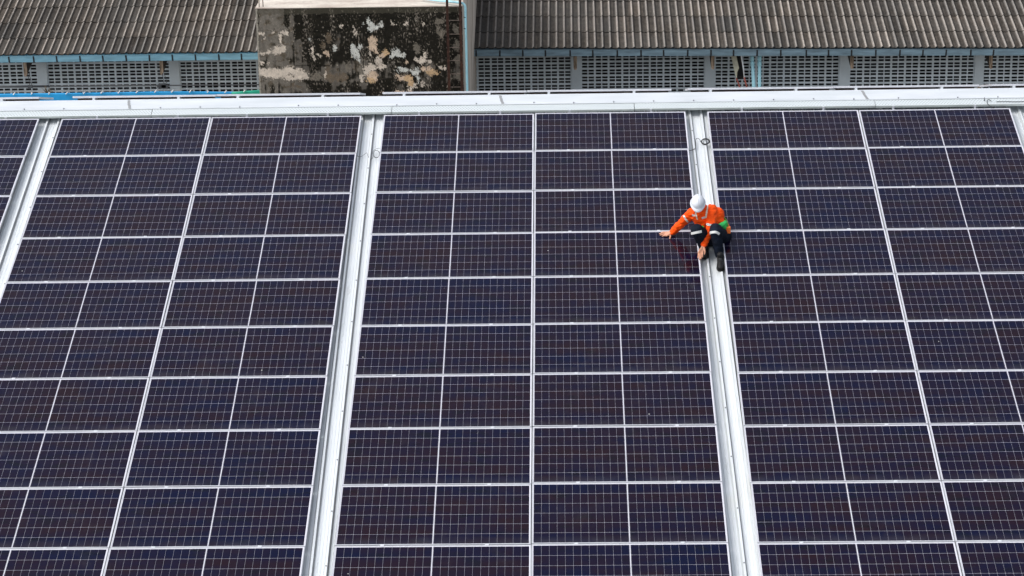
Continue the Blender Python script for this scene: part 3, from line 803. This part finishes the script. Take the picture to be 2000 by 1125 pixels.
mb.box((TX0-.01, TY-.008, TZ-.001), (TX1+.012, TB, TZ+.022)); bevel(mb.build('roof_slab', M['conc_top'], root, IT), .008)
mb = MB(); p = at(843, 2.5, TY+1.6); mb.box((p.x-.37, TY+1.3, TZ+.023), (p.x+.37, TY+2.0, TZ+.13)); mb.build('hatch', M['rust'], root, IT)
for (x, y) in ((506.5, 17.3), (514, 15.5)):
    p = at(x, y, TY+.12); p.z = TZ+.02; mb = MB(); mb.tube([p, p+Vector((.0, 0, .9))], .011 if x > 510 else .018, 7); mb.build('starter_bar', M['rust'] if x > 510 else M['conc_side'], root, IT)
# ladder
lr = empty('ladder', at(887, 178, TY-.10)); tag(lr, 'rusty steel ladder fixed up the face of the mouldy tower', 'ladder')
li = lr.matrix_world.inverted()
for (xa, xb) in ((872.3, 877.5), (897.8, 902.6)):
    a, b_ = at(xa, -30, TY-.12), at(xb, 186, TY-.12); a.y = b_.y = TY-.12; mb = MB()
    d = b_-a; w = Vector((.031, 0, 0)); q = Vector((0, .022, 0))
    c = [a-w-q, a+w-q, a+w+q, a-w+q, b_+d*.2-w*1.15-q, b_+d*.2+w*1.15-q, b_+d*.2+w*1.15+q, b_+d*.2-w*1.15+q]
    mb.add([li @ v for v in c], [(0, 3, 2, 1), (4, 5, 6, 7), (0, 1, 5, 4), (1, 2, 6, 5), (2, 3, 7, 6), (3, 0, 4, 7)])
    mb.build('side_rail', M['rust'], lr)
for k, y in enumerate((13.3, 39.7, 66.7, 92.6, 118.5, 144.4, 170)):
    xa = 875+k*.7; xb = 897+k*.8; mb = MB(); mb.tube([li @ at(xa, y, TY-.12), li @ at(xb, y, TY-.12)], .0095, 7); mb.build('rung', M['rung'], lr)
# pale blue pipe round the corner of the slab
pts = [at(820, -4, TY+.6), at(858, 1, TY+.25), at(893, 4.5, TY-.06), at(904, 7, TY-.07), at(908.5, 13, TY-.07), at(909, 24, TY-.06), at(910.5, 90, TY-.06), at(912.5, 178, TY-.06), at(913, 200, TY-.06)]
mb = MB(); pp = smoothpts(pts[:6], 6)+pts[6:]; mb.tube(pp, .034, 12); pr = mb.build('drain_pipe', M['pvc'], smooth=True)
tag(pr, 'light blue pipe bending down beside the ladder on the mouldy tower', 'pipe')
mb = MB()
for y in (32.5, 55): a = at(908.2, y, TY-.06); mb.tube([a, a+Vector((0, 0, -.02))], .038, 12)
mb.build('pipe_clip', M['conduit'], pr)

# ================================================================== WORKER
def blob(parts, voxel, smooth_it, name, m, parent, wrinkle=0., wsc=25):
    """one continuous surface from tapered limbs"""
    bm = bmesh.new()
    def sph(c, r, M3=None):
        mt = Matrix.Translation(c) @ ((M3.to_4x4()) if M3 else Matrix.Identity(4)) @ Matrix.Diagonal((*(r if isinstance(r, tuple) else (r, r, r)), 1))
        bmesh.ops.create_icosphere(bm, subdivisions=3, radius=1, matrix=mt)
    for p in parts:
        if p[0] == 's': sph(p[1], p[2], p[3] if len(p) > 3 else None)
        else:
            _, a, b_, r1, r2 = p; a, b_ = Vector(a), Vector(b_); sph(a, r1); sph(b_, r2)
            d = b_-a; q = d.to_track_quat('Z', 'Y').to_matrix().to_4x4()
            bmesh.ops.create_cone(bm, cap_ends=True, segments=20, radius1=r1, radius2=r2, depth=d.length, matrix=Matrix.Translation((a+b_)/2) @ q)
    me = bpy.data.meshes.new('tmp'); bm.to_mesh(me); bm.free()
    t = bpy.data.objects.new('tmp', me); COL.objects.link(t)
    r_ = t.modifiers.new('r', 'REMESH'); r_.mode = 'VOXEL'; r_.voxel_size = voxel
    s_ = t.modifiers.new('s', 'SMOOTH'); s_.iterations = smooth_it; s_.factor = .5
    dg = bpy.context.evaluated_depsgraph_get(); me2 = bpy.data.meshes.new_from_object(t.evaluated_get(dg))
    bpy.data.objects.remove(t); me2.name = name
    if wrinkle:
        for v in me2.vertices:
            n_ = noise.fractal(Vector((v.co.x*wsc, v.co.y*wsc, v.co.z*wsc*1.5)), 1, 2, 2)
            v.co += v.normal*n_*wrinkle
    me2.polygons.foreach_set('use_smooth', [True]*len(me2.polygons))
    me2.materials.clear()
    return link(name, me2, m, parent)
J = dict(hipL=at(1408, 462, -3.56), hipR=at(1387, 465, -3.60), kneeL=at(1398, 452, -3.95), kneeR=at(1361, 452, -3.96),
         anL=at(1405.5, 498, -3.90), anR=at(1376, 487, -3.72), neck=at(1369, 405, -3.64), shL=at(1389.5, 410, -3.56), shR=at(1353, 415, -3.70),
         head=at(1363, 397, -3.80), elL=at(1389, 441, -3.80), elR=at(1334, 433, -3.52), wrR=at(1313, 454, -3.47), wrL=at(1374, 480, -3.90))
J['chest'] = (J['shL']+J['shR'])/2
W0 = roof(0, -4, WP)
person = empty('person', Vector((2.5, -3.75, -1.12)))
tag(person, 'worker in orange jacket and white helmet crouching on the walkway, touching a panel', 'person')
PI_ = person.matrix_world.inverted()
J = {k: PI_ @ v for k, v in J.items()}
def pw(x, y, Y): return PI_ @ at(x, y, Y)
UP = Vector((-.05, -.56, .83)).normalized(); FD = Vector((-.03, -.83, -.56)); FD = (FD-UP*FD.dot(UP)).normalized(); RT = FD.cross(UP)
HM3 = Matrix((RT, FD, UP)).transposed()       # columns: right, forward, up
hd = J['head']
HS = .87
def hp(x, y, z): return hd+(RT*x+FD*y+UP*z)*HS
body = [('c', J['hipL'], J['hipR'], .09, .09), ('c', (J['hipL']+J['hipR'])/2, J['chest'], .09, .075), ('c', J['shL'], J['shR'], .045, .045),
        ('c', J['chest'], J['neck'], .05, .052), ('c', J['neck'], hd-UP*.05, .055, .055), ('s', hd, (.068, .084, .090), HM3),
        ('s', hp(0, .045, -.075), (.05, .05, .045), HM3), ('s', hp(0, .098, -.035), (.013, .02, .022), HM3), ('s', hp(-.08, 0, -.03), (.01, .02, .03), HM3), ('s', hp(.08, 0, -.03), (.01, .02, .03), HM3),
        ('s', hp(0, .09, -.078), (.024, .012, .007), HM3),
        ('c', J['shL'], J['elL'], .045, .036), ('c', J['elL'], J['wrL'], .034, .024), ('c', J['shR'], J['elR'], .045, .036), ('c', J['elR'], J['wrR'], .034, .024),
        ('c', J['hipL'], J['kneeL'], .07, .055), ('c', J['kneeL'], J['anL'], .05, .034), ('c', J['hipR'], J['kneeR'], .07, .055), ('c', J['kneeR'], J['anR'], .05, .034)]
# right hand spread flat on the panel, fingers pointing to the left of the photo
def P0(x, y, w=.012): return PI_ @ on_roof(x, y, w)
wr = J['wrR']
kn = [P0(1301, 454.0, .020), P0(1300.5, 456.2, .022), P0(1301, 458.4, .020), P0(1302, 460.6, .016)]
tip = [P0(1291.5, 454.2, .008), P0(1288, 456.6, .008), P0(1289.3, 459.2, .008), P0(1293.5, 461.4, .008)]
for k, (a, b_) in enumerate(zip(kn, tip)):
    m_ = a.lerp(b_, .5)+RS @ Vector((0, 0, .007))
    body += [('c', wr, a, .021, .013), ('c', a, m_, .0112, .0100), ('c', m_, b_, .0098, .0082)]
th1, th2, th3 = P0(1309.5, 458.5, .02), P0(1309.3, 462.5, .014), P0(1308.3, 466.2, .008)
body += [('c', wr, th1, .022, .014), ('c', th1, th2, .0135, .0115), ('c', th2, th3, .011, .009)]
# left hand hanging fingertips down on the edge of the panel
wl = J['wrL']
kn = [pw(1364.6, 492.5, -3.99), pw(1367.2, 493.6, -3.985), pw(1369.8, 493.8, -3.98), pw(1372.3, 492.8, -3.975)]
tip = [P0(1363.2, 503.5, .010), P0(1366.0, 506.4, .010), P0(1369.1, 505.6, .010), P0(1372.0, 502.4, .012)]
for a, b_ in zip(kn, tip):
    m_ = a.lerp(b_, .5)+Vector((0, -.008, .003))
    body += [('c', wl, a, .021, .013), ('c', a, m_, .0112, .0100), ('c', m_, b_, .0098, .0082)]
t1, t2, t3 = pw(1376, 486.5, -3.95), pw(1377.0, 491.5, -3.97), pw(1376.0, 496.3, -3.985)
body += [('c', wl, t1, .020, .013), ('c', t1, t2, .0125, .011), ('c', t2, t3, .0105, .0085)]
bo = blob(body, .0042, 3, 'body', M['skin'], person)
# shoes
def shoe(heel, toe, upv, name='shoe'):
    heel, toe = Vector(heel), Vector(toe); d = (toe-heel).normalized(); s = d.cross(upv).normalized(); u = s.cross(d)
    B = Matrix((s, d, u)).transposed(); Lf = (toe-heel).length
    def q(x, y, z): return heel+s*x+d*y*Lf+u*z
    parts = [('s', q(0, .14, .045), (.038, .045, .045), B), ('s', q(0, .45, .042), (.043, .08, .045), B), ('s', q(0, .80, .034), (.048, .062, .036), B),
             ('s', q(0, .62, .05), (.042, .07, .045), B), ('c', q(0, .22, .05), q(0, .20, .115), .042, .045)]
    o = blob(parts, .006, 2, name, M['shoe'], person)
    mb = MB(); out = [(-.036, .0), (-.030, -.06), (.030, -.06), (.036, 0), (.040, .3), (.052, .7), (.050, .9), (.030, 1.02), (0, 1.05), (-.030, 1.02), (-.050, .9), (-.052, .7), (-.040, .3)]
    n_ = len(out); vs = [q(x, y, z) for z in (-.004, .018) for (x, y) in out]
    mb.add(vs, [tuple(range(n_)), tuple(range(2*n_-1, n_-1, -1))]+[(i, (i+1) % n_, n_+(i+1) % n_, n_+i) for i in range(n_)])
    mb.build('sole', M['shoe'], o)
    mb = MB()
    for y in (.42, .50, .58, .66): mb.tube([q(-.024, y, .088-.03*(y-.42)*2), q(0, y+.01, .098-.03*(y-.42)*2), q(.024, y, .088-.03*(y-.42)*2)], .004, 5)
    mb.build('lace', M['conduit'], o)
    return o
rn = RS @ Vector((0, 0, 1))
shoe(PI_ @ on_roof(1405.8, 507, WC), PI_ @ on_roof(1407.3, 529.5, WC), rn)
shoe(PI_ @ (on_roof(1378, 488, WC)+Vector((0, 0, .03))), PI_ @ on_roof(1377, 505, WC), rn)
mb = MB(); mb.tube([J['anL']+Vector((0, -.005, -.055)), J['anL']+Vector((0, 0, .02))], .047, 14); mb.build('sock', M['sock'], person, smooth=True)
# trousers
hemL = J['anL']+Vector((0, .01, .0)); hemR = J['anR']+Vector((0, 0, .0))
tr = [('c', J['hipL'], J['hipR'], .125, .12), ('c', J['hipL'], J['kneeL'], .118, .088), ('c', J['kneeL'], hemL, .083, .062), ('c', J['hipR'], J['kneeR'], .112, .085), ('c', J['kneeR'], hemR, .080, .058),
      ('s', J['hipL']+Vector((.04, .06, -.02)), .12), ('s', J['hipR']+Vector((.03, .07, -.03)), .11), ('s', J['kneeL']+Vector((0, .03, .02)), .088), ('s', J['kneeR']+Vector((0, .03, .015)), .085)]
trousers = blob(tr, .009, 3, 'trousers', M['navy'], person, .007, 15)
# jacket
hipM = (J['hipL']+J['hipR'])/2
lo_l = J['hipL']+Vector((.015, .03, .10)); lo_r = J['hipR']+Vector((-.005, .02, .10))
jk = [('c', J['shL']+Vector((-.02, 0, -.03)), lo_l, .082, .115), ('c', J['shR']+Vector((.035, .0, -.035)), lo_r, .080, .112), ('c', J['chest']+Vector((0, 0, -.02)), hipM+Vector((.02, .04, .12)), .105, .125),
      ('c', J['shL'], J['shR'], .072, .070), ('c', J['chest'], J['neck'], .095, .080), ('s', J['neck']+Vector((.0, -.03, .005)), .072), ('s', at(1398, 420, -3.50)-person.matrix_world.translation, .12),
      ('s', (J['chest']+hipM)/2+Vector((.07, .09, .08)), .13),
      ('c', J['shL'], J['elL'], .078, .064), ('c', J['elL'], J['elL'].lerp(J['wrL'], .93), .062, .047), ('c', J['shR'], J['elR'], .074, .062), ('c', J['elR'], J['elR'].lerp(J['wrR'], .93), .061, .048)]
jacket = blob(jk, .008, 3, 'jacket', M['orange'], person, .013, 20)
# ---- strips laid on the surface of the clothes
def tree(o):
    bm = bmesh.new(); bm.from_mesh(o.data); bmesh.ops.transform(bm, matrix=person.matrix_world, verts=bm.verts); t = BVHTree.FromBMesh(bm); bm.free(); return t
TJ, TT = tree(jacket), tree(trousers)
def strip(trees, mid, width, name, m, lift=.006, axis=None):
    """a band following photo points; every point is set down on the cloth beneath it"""
    pts = smoothpts([Vector((x, y, 0)) for x, y in mid], 6); n_ = len(pts); rows = []
    for i, p in enumerate(pts):
        t = (pts[min(i+1, n_-1)]-pts[max(i-1, 0)]).normalized(); nrm = Vector((-t.y, t.x, 0)); row = []
        for s in (-1, -.33, .33, 1):
            q = p+nrm*s*width/2; d = ray(q.x, q.y).normalized(); hit = None
            for T in trees:
                h, nn, _, dist = T.ray_cast(CAM, d)
                if h is not None and (hit is None or dist < hit[1]): hit = (h+nn*lift, dist)
            row.append(hit[0] if hit else None)
        rows.append(row)
    rows = [r_ for r_ in rows if all(v is not None for v in r_)]
    if len(rows) < 2: return None
    vs = [PI_ @ v for r_ in rows for v in r_]; k = len(vs)
    vs += [v+Vector((0, .010, -.003)) for v in vs]
    fs = []
    for i in range(len(rows)-1):
        for j in range(3):
            a = i*4+j; fs.append((a, a+1, a+5, a+4)); fs.append((k+a, k+a+4, k+a+5, k+a+1))
        for j in (0, 3): a = i*4+j; fs.append((a, a+4, k+a+4, k+a))
    mb = MB(); mb.add(vs, fs); return mb.build(name, m, person, smooth=False)
strip([TJ], [(1380.2, 437.5), (1386, 439), (1392, 439.8), (1399.5, 438.3)], 4.2, 'reflective_band', M['reflect'])
strip([TJ], [(1335.5, 421), (1338, 425), (1341, 429.5), (1344, 433)], 3.4, 'reflective_band', M['reflect'])
strip([TJ], [(1370, 426.8), (1374, 425.2), (1379, 423.8)], 3.6, 'reflective_band', M['reflect'])
strip([TJ], [(1351.5, 419.5), (1354.5, 420.3), (1357.5, 421)], 3.4, 'reflective_band', M['reflect'])
strip([TT], [(1347.5, 456.2), (1354, 455.3), (1361, 453.8), (1370, 452.2)], 4.6, 'reflective_band', M['reflect'])
strip([TT], [(1384.3, 459.5), (1387, 455), (1393, 453.3), (1399, 453.6), (1405, 457)], 4.6, 'reflective_band', M['reflect'])
strip([TJ], [(1382.5, 400), (1380.8, 408), (1379.5, 417), (1378.6, 426)], 3.0, 'harness_strap', M['webbing'])
strip([TJ], [(1358.2, 412), (1358.8, 418), (1360.5, 424), (1362, 429)], 2.6, 'harness_strap', M['webbing'])
blob([('c', pw(1401, 441.5, -3.80), pw(1410, 439.5, -3.70), .022, .034), ('c', pw(1410, 439.5, -3.70), pw(1416.5, 435.5, -3.60), .036, .030), ('c', pw(1412, 442, -3.68), pw(1416.5, 446, -3.60), .032, .030),
      ('c', pw(1416.5, 434, -3.60), pw(1418, 458, -3.58), .028, .018)], .007, 3, 'harness_belt', M['harness'], person, .004, 20)
strip([TJ, TT], [(1371, 441), (1374.5, 444)], 3, 'harness_strap', M['harness'], .008)
mb = MB(); c = pw(1423, 449.5, -3.62)
mb.box((c.x-.035, c.y-.03, c.z-.045), (c.x+.028, c.y+.04, c.z+.05)); bevel(mb.build('tool_pouch', M['pouch'], person), .012, 3)
mb = MB(); mb.tube(smoothpts([pw(1406, 419, -3.50), pw(1412, 424, -3.48), pw(1417.5, 430, -3.50), pw(1420.5, 438, -3.58), pw(1420.5, 446, -3.62)]), .016, 8); mb.build('lanyard', M['lanyard'], person, smooth=True)
# sleeve cuffs / shirt
# hair under the helmet
# helmet
mb = MB(); rows = []; NS = 72
def ring(rx, ry, z, yo=0, f=None):
    out = []
    for k in range(NS):
        a = 2*math.pi*k/NS; c_, s_ = math.cos(a), math.sin(a); fr = f(a) if f else 0
        out.append(hp(rx*c_+fr*c_, yo+ry*s_+fr*s_, z))
    return out
vs = []
lev = []
for i in range(11):
    t = i/10*math.pi/2; z = .03+.118*math.cos(t); r_ = math.sin(t)
    lev.append((.108*r_, .132*r_, z, t))
for (rx, ry, z, t) in lev:
    rg = []
    for k in range(NS):
        a = 2*math.pi*k/NS; x = rx*math.cos(a); y = ry*math.sin(a)
        zz = z
        zz += (.007*math.exp(-(x/.010)**2)+.0045*math.exp(-((abs(x)-.036)/.008)**2))*math.cos(t)**.5*min(1, t/.35)
        rg.append(hp(x, y+.004, zz))
    vs += rg
brim = [(.114, .138, .022, .0), (.124, .150, .012, .032), (.122, .148, .006, .032), (.106, .130, .018, 0)]
for (rx, ry, z, fr) in brim:
    for k in range(NS):
        a = 2*math.pi*k/NS; e = fr*max(0, math.sin(a))**2
        vs.append(hp(rx*math.cos(a), .004+(ry+e)*math.sin(a), z-(.012 if fr else 0)*max(0, math.sin(a))**2))
nr = len(lev)+len(brim)
fs = [(i*NS+k, i*NS+(k+1) % NS, (i+1)*NS+(k+1) % NS, (i+1)*NS+k) for i in range(nr-1) for k in range(NS)]
mb.add(vs, fs); he = mb.build('helmet', M['helmet'], person, smooth=True)
mb = MB(); mb.tube(smoothpts([hp(-.085, .01, .0), hp(-.07, .03, -.07), hp(0, .06, -.125), hp(.07, .03, -.07), hp(.085, .01, 0)]), .005, 6); mb.build('chin_strap', M['webbing'], he)
mb = MB(); mb.tube([J['neck']+Vector((-.01, .02, -.01)), J['neck']+Vector((-.01, -.02, .05))], [.088, .072], 18, cap=False)
o = mb.build('collar', M['orange'], person, smooth=True); sm = o.modifiers.new('s', 'SOLIDIFY'); sm.thickness = .008

# ================================================================== light, sky, camera
w = bpy.data.worlds.new('World'); sc.world = w; w.use_nodes = True
nt = w.node_tree; bg = nt.nodes['Background']
sky = nt.nodes.new('ShaderNodeTexSky'); sky.sky_type = 'NISHITA'; sky.sun_disc = False
EL, AZ = R(50), R(-70)           # sun high on the left, a little behind the camera
sdir = Vector((math.sin(AZ)*math.cos(EL), -math.cos(AZ)*math.cos(EL), math.sin(EL)))
sky.sun_elevation = EL; sky.sun_rotation = math.atan2(sdir.x, sdir.y)
sky.air_density = 1.0; sky.dust_density = 3.5; sky.ozone_density = 1.0
hs = nt.nodes.new('ShaderNodeHueSaturation'); hs.inputs['Saturation'].default_value = .38       # overcast: little blue left in the sky
nt.links.new(sky.outputs[0], hs.inputs['Color']); nt.links.new(hs.outputs[0], bg.inputs[0]); bg.inputs[1].default_value = .15
sd = bpy.data.lights.new('sun', 'SUN'); sd.energy = .95; sd.angle = R(35); sd.color = (1, .965, .92)
so = bpy.data.objects.new('sun', sd); COL.objects.link(so); so.rotation_euler = (-sdir).to_track_quat('-Z', 'Y').to_euler(); so.location = (0, 0, 30)
cd = bpy.data.cameras.new('camera'); cd.sensor_width = 36; cd.lens = F/2000*36; cd.clip_end = 3000; cd.clip_start = .5
co_ = bpy.data.objects.new('camera', cd); COL.objects.link(co_); co_.matrix_world = Matrix.Translation(CAM) @ RC.to_4x4(); sc.camera = co_
sc.view_settings.view_transform = 'Standard'; sc.view_settings.look = 'None'; sc.view_settings.exposure = .62; sc.view_settings.gamma = 1
sc.cycles.use_denoising = True
